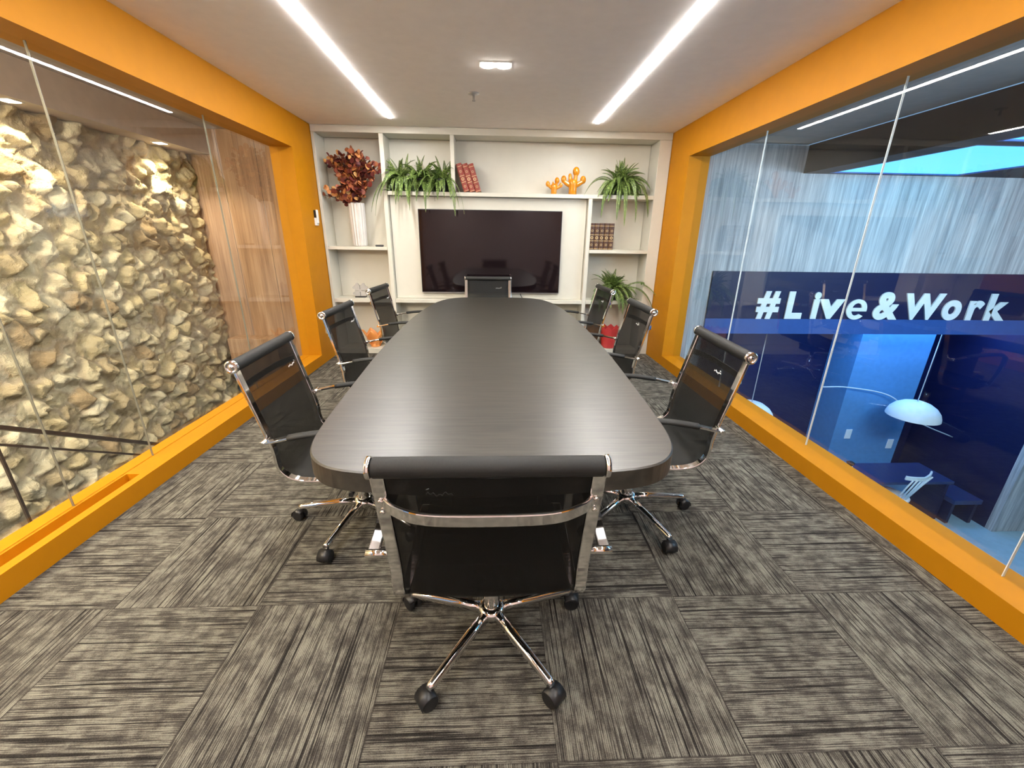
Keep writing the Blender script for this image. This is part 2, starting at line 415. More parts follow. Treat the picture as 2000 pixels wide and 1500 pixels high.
# ------------------------------------------------------------------ ferns
def fern(name, label, loc, pots, nfr, front, shelf_z, ranges, seed, group='ferns on the bookcase', long=()):
    """loc: plant base (world); front: y of the shelf front (world)"""
    rd = random.Random(seed)
    t = thing(name, label, 'plant', loc, 0, group)
    for (px, kind, a) in pots: pot_mesh(px, kind, a, t)
    fo = MB(); L0 = Vector(loc)
    def frond(o, az, L, el, droop, wid):
        d = Vector((math.cos(az)*math.cos(el), math.sin(az)*math.cos(el), math.sin(el))); p = Vector(o); n = int(L/0.011)+2
        side0 = Vector((-math.sin(az), math.cos(az), 0)); prev = p.copy(); pts = []
        for i in range(n):
            d = (d + Vector((0, 0, -droop*0.011))).normalized()
            q = p + d*(L/n)
            wy = q.y+L0.y; wz = q.z+L0.z
            if wy > front+0.24: q.y = front+0.24-L0.y
            if wz < shelf_z+0.012 and wy > front-0.015: q.z = shelf_z+0.012-L0.z; d = Vector((d.x, min(d.y, -0.4), 0)).normalized()
            wx = q.x+L0.x
            if wy > front-0.01:
                q.x = min(max(wx, ranges[0]), ranges[1])-L0.x
            p = q; pts.append(p.copy())
        fo.tube(pts[::3]+[pts[-1]], 0.0016, 4); rol = rd.uniform(-0.9, 0.9)
        for i in range(2, n):
            tt = i/n; s = wid*math.sin(PI*min(1, (0.15+0.85*tt)))**0.7*(1-0.45*tt)
            tg = (pts[i]-pts[i-1]).normalized(); sd = tg.cross(Vector((0, 0, 1)))
            if sd.length < 0.25: sd = side0
            sd = (sd.normalized()*0.7 + side0*0.3).normalized(); nn = sd.cross(tg); sd = (sd*math.cos(rol)+nn*math.sin(rol)); nn = sd.cross(tg)
            for sg in (-1, 1):
                b0 = pts[i]; tip = b0 + sd*sg*s + tg*s*0.35 - nn*0.0 + Vector((0, 0, -0.15*s)); mid = b0+(tip-b0)*0.45
                w2 = tg*0.0062
                fo.face([tuple(b0-w2*0.6), tuple(mid-w2), tuple(tip), tuple(mid+w2)])
    for k in range(nfr):
        ox = pots[rd.randrange(len(pots))]
        az = rd.uniform(0, 2*PI)
        if math.sin(az) > 0 and rd.random() < 0.55: az = -az
        el = rd.choice([rd.uniform(0.1, 0.7), rd.uniform(0.5, 1.1), rd.uniform(0.8, 1.4)])
        L = rd.uniform(0.22, 0.40) if el < 1.0 else rd.uniform(0.2, 0.30)
        r0 = ox[2]*0.5
        frond((ox[0]+rd.uniform(-r0, r0), rd.uniform(-0.04, 0.03), 0.12), az, L, el, rd.uniform(5, 10) if el < 1.0 else rd.uniform(2.5, 8), rd.uniform(0.026, 0.040))
    for (x, az, L, el, dr) in long: frond((x, -0.03, 0.12), az, L, el, dr, 0.034)
    fo.build('foliage', M_fern, t); return t
def pot_mesh(px, kind, a, t):
    if kind == 'round': MB().lathe([(a*0.72, 0.001), (a*0.78, 0.004), (a, 0.125), (a*1.03, 0.13), (a*0.9, 0.13), (a*0.85, 0.11), (0.01, 0.105)], (px, 0, 0), 28).build('pot', M_pot, t)
fy = D+0.13
fern('fern_plant', 'wide mass of green ferns in black pots on the upper left shelf', (-0.80, fy, 1.8035), [(-0.23, 'round', 0.105), (0.0, 'round', 0.105), (0.225, 'round', 0.10)], 180, D, 1.803, (-1.14, -0.48), 11,
     long=[(-0.28, -2.6, 0.62, 0.5, 4.5), (-0.25, -2.4, 0.58, 0.4, 5.5), (0.27, -0.8, 0.60, 0.5, 5.0), (0.26, -1.1, 0.52, 0.4, 7), (0.05, -1.5, 0.45, 0.3, 8), (-0.1, -1.6, 0.42, 0.2, 8), (0.3, -0.6, 0.48, 0.5, 6)])
fern('fern_plant', 'trailing green fern on the upper right shelf, fronds hanging over the edge', (1.40, fy, 1.8035), [(0.0, 'round', 0.095)], 110, D, 1.803, (1.0, 1.74), 5,
     long=[(-0.05, -2.3, 0.55, 0.5, 6.5), (0.0, -1.5, 0.56, 0.3, 8), (0.08, -1.3, 0.52, 0.3, 8), (0.1, -0.8, 0.5, 0.4, 7), (-0.08, -2.7, 0.50, 0.7, 4.5), (-0.02, -1.8, 0.5, 0.3, 8)])
fern('fern_plant', 'low green fern on the lower right shelf behind the far right chair', (1.42, fy, 0.6555), [(0.0, 'round', 0.10)], 110, D, 0.655, (1.10, 1.74), 8,
     long=[(0.1, -0.5, 0.55, 0.6, 4.5), (0.1, -0.35, 0.6, 0.8, 3.5), (-0.1, -2.4, 0.45, 0.5, 7), (-0.1, -2.0, 0.42, 0.5, 7), (0.05, -1.4, 0.38, 0.3, 8)])

# ------------------------------------------------------------------ books
def book_mat(name, base, gold, roundel):
    m, nt, b = newmat(name)
    tc = nt.nodes.new('ShaderNodeTexCoord'); sp = nt.nodes.new('ShaderNodeSeparateXYZ'); nt.links.new(tc.outputs['Object'], sp.inputs[0])
    z = math_n(nt, 'DIVIDE', sp.outputs[2], 0.27)
    col = None
    band = None
    for c, wd in ((0.04, 0.010), (0.36, 0.012), (0.60, 0.012), (0.95, 0.010)):
        x = math_n(nt, 'LESS_THAN', math_n(nt, 'ABSOLUTE', math_n(nt, 'SUBTRACT', z, c)), wd)
        band = x if band is None else math_n(nt, 'MAXIMUM', band, x)
    for c, rx in ((0.48, 0.016), (0.76, 0.013), (0.20, 0.013)):
        dz = math_n(nt, 'MULTIPLY', math_n(nt, 'SUBTRACT', z, c), 0.27)
        dd = math_n(nt, 'SQRT', math_n(nt, 'ADD', math_n(nt, 'POWER', dz, 2.0), math_n(nt, 'POWER', sp.outputs[0], 2.0)))
        x = math_n(nt, 'LESS_THAN', math_n(nt, 'ABSOLUTE', math_n(nt, 'SUBTRACT', dd, rx*0.75)), rx*0.28)
        band = math_n(nt, 'MAXIMUM', band, math_n(nt, 'MULTIPLY', x, 0.6 if c != 0.48 else 1.0))
    front = math_n(nt, 'LESS_THAN', sp.outputs[1], 0.02)
    band = math_n(nt, 'MULTIPLY', band, front)
    mx = nt.nodes.new('ShaderNodeMixRGB'); nt.links.new(band, mx.inputs[0]); mx.inputs[1].default_value = (*base, 1); mx.inputs[2].default_value = (*gold, 1)
    nt.links.new(mx.outputs[0], b.inputs['Base Color']); b.inputs['Roughness'].default_value = 0.4
    return m
M_bbrown = book_mat('brown_leather', (0.07, 0.028, 0.012), (0.50, 0.36, 0.16), True)
M_bred = book_mat('red_leather', (0.23, 0.025, 0.012), (0.50, 0.33, 0.16), True)
M_page = simple('book_pages', (0.60, 0.52, 0.38), 0.8)
def book(name, label, loc, mat, wd, hh, tilt, group):
    t = thing(name, label, 'book', loc, 0, group); t.rotation_euler = (0, tilt, 0)
    mb = MB(); n = 8
    sec = [(wd/2*math.sin(PI/2*(2*i/n-1)), -0.012*math.cos(PI/2*(2*i/n-1))) for i in range(n+1)] + [(wd/2, 0.16), (wd/2-0.003, 0.16), (wd/2-0.003, 0.004), (-wd/2+0.003, 0.004), (-wd/2+0.003, 0.16), (-wd/2, 0.16)]
    mb.poly(sec, 0.0, hh); mb.build('cover', mat, t)
    MB().box(-wd/2+0.0035, wd/2-0.0035, 0.005, 0.155, 0.004, hh-0.005).build('pages', M_page, t)
    return t
bw = 0.055
labs = ['brown leather-bound book, leftmost of the upright set, against the divider', 'brown leather-bound book, second from the left of the upright set', 'brown leather-bound book in the middle of the upright set', 'brown leather-bound book, second from the right of the upright set', 'brown leather-bound book, rightmost of the upright set']
for i in range(5):
    book('book', labs[i], (1.108+i*(bw+0.001)-0.002, D+0.045, 1.2285), M_bbrown, bw, 0.285, 0, 'brown books beside the television')
rl = ['red book leaning, leftmost of three, half behind the fern fronds', 'red book leaning, middle of the three', 'red book leaning, rightmost of three, fully exposed cover']
tl = R(-17); rw = 0.06
for i in range(3):
    book('book', rl[i], (-0.305+i*(rw/math.cos(tl)+0.0015), D+0.045, 1.8035+rw/2*math.sin(-tl)+0.0005), M_bred, rw, 0.285, tl, 'red books leaning on the upper shelf')

# ------------------------------------------------------------------ small shelf objects
def cactus(label, loc, s, arms):
    mb = MB()
    mb.lathe([(0.040*s, 0.0), (0.043*s, 0.003), (0.042*s, 0.05*s), (0.045*s, 0.09*s), (0.052*s, 0.12*s), (0.040*s, 0.145*s), (0.008*s, 0.155*s)], n=24)
    for (dx, dy, z0, ex, ez, r) in arms:
        mb.tube(smooth_path([(dx*s, dy*s, 0.095*s), ((dx*0.4+ex*0.6)*s, dy*s, z0*s), (ex*s, dy*s, (ez-r*0.4)*s)], 5), [0.027*s-0.0008*s*i for i in range(11)], 12)
        mb.ball((ex*s, dy*s, ez*s), r*s*0.92, r*s*0.75, r*s*1.15)
    o = mb.build('cactus_figurine', M_orgloss); o.location = loc
    return tag(o, label, 'figurine', 'orange figurines')
cactus('larger orange glossy cactus figurine on the shelf above the television', (0.865, D+0.10, 1.8035), 1.05,
       [(0.012, 0, 0.13, 0.028, 0.225, 0.040), (0.03, 0, 0.115, 0.105, 0.148, 0.034), (-0.03, 0, 0.115, -0.10, 0.150, 0.032), (-0.015, 0, 0.14, -0.035, 0.185, 0.020)])
cactus('smaller orange glossy cactus figurine, left of the larger one', (0.655, D+0.10, 1.8035), 0.72,
       [(0.012, 0, 0.14, 0.045, 0.20, 0.040), (0.03, 0, 0.11, 0.105, 0.135, 0.030), (-0.03, 0, 0.12, -0.095, 0.150, 0.036), (-0.008, 0, 0.14, -0.012, 0.170, 0.016)])
t = thing('remote_control', 'small black remote control lying on the shelf right of the vase', 'remote control', (-1.30, D+0.06, 1.2305), 0.15)
MB().box(-0.045, 0.045, -0.018, 0.018, 0.0, 0.02).build('body', M_blackpl, t, 0.007, 3)
MB().lathe([(0.008, 0.0195), (0.008, 0.022)], (0.01, 0, 0), 12).build('button', M_silver, t)
pz = thing('puzzle_ornament', 'grey jigsaw-piece ornament on the lower left shelf', 'ornament', (-1.585, D+0.12, 0.6555))
mb = MB()
for dx, dz in ((-0.033, 0.045), (0.033, 0.045), (-0.033, 0.111), (0.033, 0.111)): mb.box(dx-0.03, dx+0.03, -0.012, 0.012, dz-0.03, dz+0.03)
for dx, dz in ((0, 0.078), (-0.072, 0.045), (0.072, 0.111), (-0.033, 0.148), (0.038, 0.148), (-0.072, 0.111), (0.072, 0.045)): mb.lathe([(0.016, -0.0125), (0.016, 0.0125)], (dx, 0, dz), 14, 'y')
mb.build('piece', M_puzzle, pz)
MB().box(-0.06, 0.06, -0.03, 0.03, 0.0, 0.014).build('base', M_blackpl, pz)
# low decor behind the chairs
t = thing('ceramic_shell', 'orange petal-shaped ceramic bowl low in the left bay of the bookcase', 'bowl', (-1.47, D+0.13, 0.0585))
mb = MB()
for k in range(5):
    a = 2*PI*k/5-0.4
    rings = []
    for j in range(7):
        tt = j/6; rr = 0.05+0.10*tt; zz = 0.21*tt**0.8; wdt = 0.075*math.sin(PI*(0.18+0.8*tt)) + 0.004
        c = Vector((math.cos(a)*rr, math.sin(a)*rr*0.75, zz)); sd = Vector((-math.sin(a), math.cos(a), 0)); ou = Vector((math.cos(a), math.sin(a), 0))
        rings.append([tuple(c + sd*(wdt*math.sin(q)) + ou*(0.006*math.cos(q)-0.02*abs(math.sin(q))*1)) for q in [2*PI*i/12 for i in range(12)]])
    mb.ring_loft(rings)
mb.build('petals', M_orpaper, t)
MB().lathe([(0.055, 0.0), (0.06, 0.01), (0.05, 0.05)], n=20).build('foot', M_orpaper, t)
def crown(label, loc, mat, s, grp):
    n = 16; mb = MB(); rings = []
    for (r, z, j) in ((0.075, 0, 0), (0.085, 0.01, 0), (0.10, 0.12, 0), (0.115, 0.24, 1), (0.108, 0.24, 1), (0.09, 0.12, 0), (0.07, 0.02, 0)):
        rings.append([(r*s*math.cos(2*PI*i/n), r*s*math.sin(2*PI*i/n), (z + (0.035 if (j and i % 2) else 0))*s) for i in range(n)])
    mb.ring_loft(rings, smooth=False); o = mb.build('zigzag_vase', mat); o.location = loc; return tag(o, label, 'vase', grp)
crown('red zigzag-rimmed vase low in the right bay between the chairs', (1.43, D+0.12, 0.0585), M_red, 1.0, 'vases in the lower right bay')
crown('small orange zigzag-rimmed vase beside the right divider, low behind the table', (1.205, D+0.13, 0.0585), M_orpaper, 0.95, 'vases in the lower right bay')
# holder on the left pier
t = thing('wall_holder', 'small white remote holder mounted on the orange pier left of the bookcase', 'wall holder', (XL, 4.78, 1.44))
MB().box(0.0005, 0.022, -0.03, 0.03, 0.0, 0.075).build('pocket', M_whitepl, t, 0.004)
MB().box(0.0225, 0.034, -0.022, 0.022, 0.02, 0.155).build('remote', M_whitepl, t, 0.008, 3)
MB().box(0.0005, 0.021, -0.02, 0.02, 0.0765, 0.15).build('bracket', M_blackpl, t)

# ------------------------------------------------------------------ conference table
tb = thing('conference_table', 'long boat-shaped black oak conference table in the middle of the room', 'table', (0.0, 2.7, 0))
half = [(0.0, 0.955), (0.18, 0.968), (0.34, 0.985), (0.43, 1.003), (0.49, 1.035), (0.535, 1.09), (0.56, 1.16), (0.575, 1.25), (0.592, 1.45), (0.610, 1.75), (0.632, 2.15), (0.645, 2.6), (0.646, 3.0), (0.638, 3.35), (0.612, 3.7), (0.58, 3.95), (0.545, 4.13), (0.49, 4.28), (0.40, 4.385), (0.28, 4.43), (0.14, 4.448), (0.0, 4.45)]
sm = smooth_path([(x, y, 0) for x, y in half], 4)
outl = [(p.x, p.y-2.7) for p in sm] + [(-p.x, p.y-2.7) for p in reversed(sm[1:-1])]
rings = []
for ins, z in ((0.004, 0.683), (0.0, 0.687), (0.0, 0.746), (0.004, 0.75)):
    rings.append([(x*(1-ins*1.6), y*(1-ins*0.6), z) for x, y in outl])
MB().ring_loft(rings, smooth=False).build('tabletop', M_table, tb)
for yy in (-0.85, 0.85):
    MB().box(-0.20, 0.20, yy-0.22, yy+0.22, 0.02, 0.682).build('pedestal', M_table, tb, 0.01)
    MB().box(-0.26, 0.26, yy-0.28, yy+0.28, 0.0, 0.019).build('foot_plate', M_blackpl, tb)

# ------------------------------------------------------------------ chair
def make_chair():
    t = bpy.data.objects.new('office_chair', None); C.objects.link(t)
    prof = smooth_path([(0, -0.336, 0.866), (0, -0.318, 0.79), (0, -0.293, 0.69), (0, -0.268, 0.59), (0, -0.254, 0.52), (0, -0.250, 0.46), (0, -0.240, 0.425), (0, -0.208, 0.392), (0, -0.158, 0.376), (0, -0.08, 0.371), (0, 0.0, 0.376), (0, 0.12, 0.388), (0, 0.19, 0.390), (0, 0.225, 0.374), (0, 0.236, 0.354)], 5)
    for sx in (-1, 1):
        MB().sweep([Vector((sx*0.247, p.y, p.z)) for p in prof], rect(0.032, 0.013), 1.0, (1, 0, 0)).build('side_frame', M_chrome, t, 0.003)
    # sling, thin closed sheet
    rings = []
    for i, p in enumerate(prof):
        tg = (prof[min(i+1, len(prof)-1)]-prof[max(i-1, 0)]).normalized(); nr = Vector((1, 0, 0)).cross(tg)
        sag = lambda x: -0.012*(1-(x/0.230)**2)
        top = [p + Vector((x, 0, 0)) + nr*(sag(x)*-1*-1) for x in [-0.2305+0.0461*k for k in range(11)]]
        bot = [q + nr*0.003 for q in reversed(top)]
        rings.append([tuple(q) for q in top+bot])
    MB().ring_loft(rings).build('mesh_sling', M_mesh, t)
    MB().lathe([(0.0215, -0.252), (0.0235, -0.248), (0.0235, 0.248), (0.0215, 0.252)], (0, -0.341, 0.878), 24, 'x').build('head_roll', M_rollf, t)
    for sx in (-1, 1):
        pr = [(0.0245, 0.253), (0.0255, 0.256), (0.0255, 0.263), (0.018, 0.266), (0.017, 0.263), (0.009, 0.263), (0.008, 0.267), (0.001, 0.267)]
        MB().lathe([(r, sx*x) for r, x in pr], (0, -0.341, 0.878), 20, 'x').build('roll_cap', M_chrome, t)
    lg = [(-0.150+0.0042*i, -0.298+0.0, 0.775+0.004*math.sin(i*1.9)+0.003*math.sin(i*0.7)) for i in range(16)]
    MB().tube([(x, y+0.0075, z) for x, y, z in lg], 0.0011, 5).tube([(-0.150, -0.289, 0.786), (-0.143, -0.289, 0.789)], 0.0015, 5).build('logo', M_whitepl, t)
    def bar(z, y, bow, wd, name, dz=0.0):
        pts = smooth_path([(-0.240, y, z), (-0.21, y-bow*0.45, z-dz*0.4), (-0.14, y-bow*0.9, z-dz*0.9), (0, y-bow, z-dz), (0.14, y-bow*0.9, z-dz*0.9), (0.21, y-bow*0.45, z-dz*0.4), (0.240, y, z)], 5)
        return MB().sweep(pts, rect(wd, 0.009), 1.0, (0, 0, 1)).build(name, M_chrome, t, 0.003)
    bar(0.775, -0.322, 0.055, 0.030, 'back_spreader', 0.010)
    for sx in (-1, 1):
        for dz in (0.006, -0.028):
            MB().lathe([(0.006, 0), (0.006, -0.004), (0.003, -0.006)], (sx*0.247, -0.322+dz*-0.2, 0.775+dz), 10, 'y').build('screw', M_chrome, t)
    MB().box(-0.235, 0.235, -0.06, -0.03, 0.336, 0.353).box(-0.235, 0.235, 0.09, 0.12, 0.330, 0.346).build('seat_spreader', M_chrome, t, 0.004)
    # armrests
    for sx in (-1, 1):
        MB().tube([(sx*0.262, -0.262, 0.580), (sx*0.318, -0.262, 0.580)], 0.011, 12).build('arm_pivot', M_chrome, t)
        ap = smooth_path([(sx*0.300, -0.262, 0.580), (sx*0.300, -0.22, 0.588), (sx*0.299, -0.15, 0.602), (sx*0.297, -0.05, 0.614), (sx*0.295, 0.05, 0.616), (sx*0.292, 0.10, 0.607), (sx*0.288, 0.125, 0.58), (sx*0.282, 0.13, 0.51), (sx*0.270, 0.12, 0.42), (sx*0.260, 0.11, 0.368)], 5)
        a = MB().sweep(ap, rect(0.030, 0.010), 1.0, (1, 0, 0)).build('armrest', M_chrome, t, 0.003)
        MB().sweep(ap[9:24], [(0.019*math.cos(q), 0.012*math.sin(q)) for q in [2*PI*i/14 for i in range(14)]], 1.0, (1, 0, 0)).build('arm_pad', M_rollf, a)
    # mechanism, column, base
    MB().box(-0.075, 0.075, -0.10, 0.13, 0.275, 0.335).build('tilt_mechanism', M_blackpl, t, 0.008)
    lev = MB().tube([(0.07, 0.02, 0.29), (0.19, 0.02, 0.288)], 0.005, 8).build('lever', M_chrome, t)
    MB().lathe([(0.011, 0.0), (0.011, 0.05)], (0.19, 0.02, 0.288), 10, 'x').build('lever_grip', M_blackpl, lev)
    MB().lathe([(0.018, 0.12), (0.018, 0.268)], n=20).build('gas_lift', M_chrome, t)
    MB().lathe([(0.026, 0.06), (0.027, 0.10), (0.026, 0.195), (0.023, 0.198)], n=24).build('column', M_chrome, t)
    MB().lathe([(0.030, 0.072), (0.046, 0.078), (0.048, 0.104), (0.040, 0.116), (0.0275, 0.118)], n=28).build('hub', M_chrome, t)
    for k in range(5):
        a = PI/2 + 2*PI*k/5; ca, sa = math.cos(a), math.sin(a)
        sec = [(0.0, 0.5), (0.35, 0.42), (0.5, 0.1), (0.5, -0.35), (0.3, -0.5), (-0.3, -0.5), (-0.5, -0.35), (-0.5, 0.1), (-0.35, 0.42)]
        sec = [(y, x) for x, y in sec]
        pts = [(ca*r, sa*r, z) for r, z in ((0.034, 0.094), (0.12, 0.092), (0.22, 0.083), (0.305, 0.073), (0.318, 0.072))]
        leg = MB().sweep(pts, sec, [0.035, 0.032, 0.029, 0.026, 0.020]).build('leg', M_chrome, t)
        cr = random.Random(k*3+1).uniform(-0.9, 0.9) + a
        cx, cy = ca*0.306, sa*0.306
        ox, oy = math.cos(cr)*0.016, math.sin(cr)*0.016
        mb = MB(); mb.lathe([(0.008, 0.04), (0.008, 0.066)], (cx, cy, 0), 10)
        px, py = -math.sin(cr), math.cos(cr)
        c = Vector((cx+ox, cy+oy, 0.0275))
        axv = Vector((px, py, 0)); fv = Vector((math.cos(cr), math.sin(cr), 0))
        for s0, s1, rr in ((-0.026, -0.006, 0.027), (0.006, 0.026, 0.027), (-0.006, 0.006, 0.017)):
            mb.ring_loft([[tuple(c + axv*s + (fv*math.cos(q)+Vector((0, 0, 1))*math.sin(q))*r) for q in [2*PI*i/22 for i in range(22)]] for s, r in ((s0, rr*0.85), (s0+0.003*(1 if s1 > s0 else -1), rr), (s1-0.003, rr), (s1, rr*0.85))])
        # hood over the wheels
        mb.ring_loft([[tuple(c + axv*s + (fv*math.cos(q)+Vector((0, 0, 1))*math.sin(q))*r) for q, r in [(R(-10+14*i), 0.0300) for i in range(12)] + [(R(-10+14*i), 0.0285) for i in range(11, -1, -1)]] for s in (-0.027, 0.027)])
        mb.build('caster', M_blackpl, leg)
    return t
chair0 = make_chair()
LOW = ('hub', 'column', 'leg')
chairs = [
    ('black mesh and chrome office chair at the near end of the table, seen from behind', (-0.012, 1.135), 0, 0),
    ('black mesh office chair on the left side of the table, nearest the camera', (-0.655, 1.80), -90+3, 0),
    ('black mesh office chair on the left side of the table, middle of three', (-0.720, 2.85), -90-1, 0),
    ('black mesh office chair on the left side of the table, farthest, below the grey ornament', (-0.765, 4.03), -90-4, 0),
    ('black mesh office chair on the right side of the table, nearest the camera', (0.680, 1.81), 90-4, 0.038),
    ('black mesh office chair on the right side of the table, middle of three', (0.680, 2.88), 90-1, 0.03),
    ('black mesh office chair on the right side of the table, before the low fern', (0.730, 4.06), 90+2, 0.01),
    ('black mesh office chair at the far end of the table, in front of the television', (-0.075, 4.50), 180, 0.03),
]
for i, (lab, (x, y), rz, lift) in enumerate(chairs):
    o = chair0 if i == 0 else copy_tree(chair0)
    o.location = (x, y, 0); o.rotation_euler = (0, 0, R(rz)); tag(o, lab, 'chair', 'office chairs around the table')
    for ch in o.children:
        if ch.name.split('.')[0] == 'leg': ch.rotation_euler.z = R((0, 36, 12, -20, -28, 15, 40, 0)[i])
        if lift and ch.name.split('.')[0] not in LOW: ch.location.z += lift

# ------------------------------------------------------------------ left side: stair hall with stone wall
def stone_wall():
    y0, y1, z0, z1, st = 0.2, 5.2, -1.7, 2.148, 0.0125
    ny = int((y1-y0)/st)+1; nz = int((z1-z0)/st)+1
    rs = np.random.RandomState(3)
    py, pz = [], []
    sp = 0.165
    for j in range(int((z1-z0)/sp)+3):
        for i in range(int((y1-y0)/(sp*1.15))+3):
            py.append(y0 - sp + (i + 0.5*(j % 2) + rs.uniform(-0.42, 0.42))*sp*1.15); pz.append(z0 - sp + (j + rs.uniform(-0.42, 0.42))*sp)
    py = np.array(py); pz = np.array(pz); K = len(py)
    Y, Z = np.meshgrid(np.linspace(y0, y1, ny), np.linspace(z0, z1, nz))
    fy_ = Y.ravel(); fz_ = Z.ravel()
    # warp
    wy = fy_ + 0.018*np.sin(fz_*31+np.sin(fy_*17)*2) + 0.010*np.sin(fy_*47+fz_*23); wz = fz_ + 0.018*np.sin(fy_*29+np.cos(fz_*19)*2)
    F1 = np.full(len(fy_), 9.0); F2 = np.full(len(fy_), 9.0); idx = np.zeros(len(fy_), int)
    asp = rs.uniform(0.85, 1.25, K)
    for k in range(K):
        sel = (np.abs(wy-py[k]) < 0.4) & (np.abs(wz-pz[k]) < 0.4); s = np.nonzero(sel)[0]
        if len(s) == 0: continue
        d = np.sqrt(((wy[s]-py[k])/asp[k])**2+((wz[s]-pz[k])*asp[k])**2)
        c = d < F1[s]
        F2[s] = np.where(c, F1[s], np.minimum(F2[s], d)); idx[s] = np.where(c, k, idx[s]); F1[s] = np.where(c, d, F1[s])
    e = np.clip((F2-F1)/0.045, 0, 1); e = e*e*(3-2*e)
    hgt = rs.uniform(0.025, 0.075, K); ty = rs.uniform(-0.30, 0.30, K); tz = rs.uniform(-0.35, 0.35, K)
    dy = wy-py[idx]; dz = wz-pz[idx]
    h = e*(hgt[idx] + ty[idx]*dy + tz[idx]*dz)
    # a couple of facet cuts for each stone
    for q in range(5):
        a = rs.uniform(0, 2*PI, K); off = rs.uniform(0.0, 0.05, K); sl = rs.uniform(0.4, 1.1, K)
        dd = np.cos(a)[idx]*dy + np.sin(a)[idx]*dz - off[idx]
        h -= e*np.where(dd > 0, dd*sl[idx], 0)
    bumpn = np.array([abs(noise.noise(Vector((a*11, b*11, 0)))) for a, b in zip(fy_, fz_)])*-0.035+0.008
    bumpn += np.array([noise.noise(Vector((a*40, b*40, 5))) for a, b in zip(fy_, fz_)])*0.010
    h = np.clip(h, -0.01, 0.15) + bumpn*(0.35+0.65*e)
    X = -3.33 + h
    co = np.stack([X, fy_, fz_], 1)
    i = np.arange(nz-1)[:, None]*ny + np.arange(ny-1)[None, :]
    i = i.ravel(); quads = np.stack([i, i+1, i+ny+1, i+ny], 1)
    me = bpy.data.meshes.new('wall_stone'); me.vertices.add(len(co)); me.vertices.foreach_set('co', co.ravel())
    me.loops.add(quads.size); me.loops.foreach_set('vertex_index', quads.ravel().astype(np.int32))
    me.polygons.add(len(quads)); me.polygons.foreach_set('loop_start', np.arange(0, quads.size, 4, dtype=np.int32)); me.polygons.foreach_set('loop_total', np.full(len(quads), 4, np.int32))
    me.update(calc_edges=True); me.validate()
    base = np.array([[0.62, 0.53, 0.33], [0.70, 0.62, 0.42], [0.52, 0.43, 0.27], [0.74, 0.68, 0.50], [0.42, 0.32, 0.19]])
    pick = rs.choice(5, K, p=[0.3, 0.3, 0.15, 0.17, 0.08]); vv = rs.uniform(0.88, 1.1, K)
    col = base[pick[idx]]*vv[idx][:, None]
    mort = np.array([0.50, 0.42, 0.30]); col = col*e[:, None] + mort*(1-e[:, None])
    at = me.color_attributes.new('stone', 'FLOAT_COLOR', 'POINT')
    at.data.foreach_set('color', np.concatenate([col, np.ones((len(col), 1))], 1).ravel())
    me.materials.append(M_stone)
    o = bpy.data.objects.new('wall_stone', me); C.objects.link(o); return struct(o)
stone_wall()
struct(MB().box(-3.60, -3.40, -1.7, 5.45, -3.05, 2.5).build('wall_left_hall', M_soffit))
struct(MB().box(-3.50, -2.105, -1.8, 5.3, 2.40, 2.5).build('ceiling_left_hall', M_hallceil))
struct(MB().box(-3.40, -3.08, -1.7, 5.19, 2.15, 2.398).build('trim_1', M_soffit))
for k, (yy, lab) in enumerate(((4.60, 'square warm downlight in the soffit above the stone wall, far end'), (3.3, 'square warm downlight in the soffit above the stone wall, second from the far end'), (2.0, 'square warm downlight in the soffit above the stone wall, third from the far end'), (0.7, 'square warm downlight in the soffit above the stone wall, nearest the camera'))):
    t = thing('downlight', lab, 'ceiling light', (-3.17, yy, 2.15), 0, 'soffit downlights')
    MB().box(-0.05, 0.05, -0.05, 0.05, -0.005, -0.0005).build('frame', M_whitepl, t)
    MB().box(-0.038, 0.038, -0.038, 0.038, -0.008, -0.0055).build('lens', M_lampw, t)
# oak wall
wl = struct(MB().box(-3.398, -2.105, 5.20, 5.30, -0.42, 2.398).build('wall_oak', M_oak))
mb = MB()
for x in (-2.995, -2.60, -2.33): mb.box(x-0.0015, x+0.0015, 5.198, 5.1998, -0.42, 2.398)
struct(mb.build('trim_2', M_darkgrey))
tag(MB().box(-3.19, -2.62, 4.98, 5.197, -0.40, 0.16).build('wooden_box', M_oak, None, 0.003), 'low oak cabinet box against the oak wall beside the stone wall', 'cabinet')
struct(MB().box(-3.398, -2.105, 5.21, 5.30, -3.05, -0.422).build('wall_plaster', M_bluegrey))
struct(MB().box(-3.398, -2.105, -1.7, 5.45, -3.2, -3.05).build('floor_left_hall', M_lfloor))
mb = MB()
for k in range(12):
    yy = 0.4+k*0.28; zz = 0.05-0.18*(k+1)-0.35
    mb.box(-3.22, -2.30, yy, yy+0.30, zz-0.10, zz)
struct(mb.build('stairs', M_darkgrey))
hr = thing('stair_handrail', 'dark steel stair handrail sloping down in front of the stone wall', 'handrail', (-2.6, 2.04, 0.36))
sl = (-0.199-0.37)/(2.98-2.087)
def hp(y, dz): return (0, y-2.04, 0.37+sl*(y-2.087)+dz-0.36)
MB().sweep([hp(0.6, 0), hp(4.4, 0)], rect(0.05, 0.022), 1.0, (1, 0, 0)).build('top_rail', M_rail, hr)
MB().sweep([hp(0.6, -0.105), hp(4.4, -0.105)], rect(0.025, 0.012), 1.0, (1, 0, 0)).build('lower_rail', M_rail, hr)
for yy in (1.0, 2.04, 3.1, 4.15):
    MB().box(-0.006, 0.006, yy-2.04-0.006, yy-2.04+0.006, hp(yy, -1.0)[2], hp(yy, -0.02)[2]).build('post', M_rail, hr)

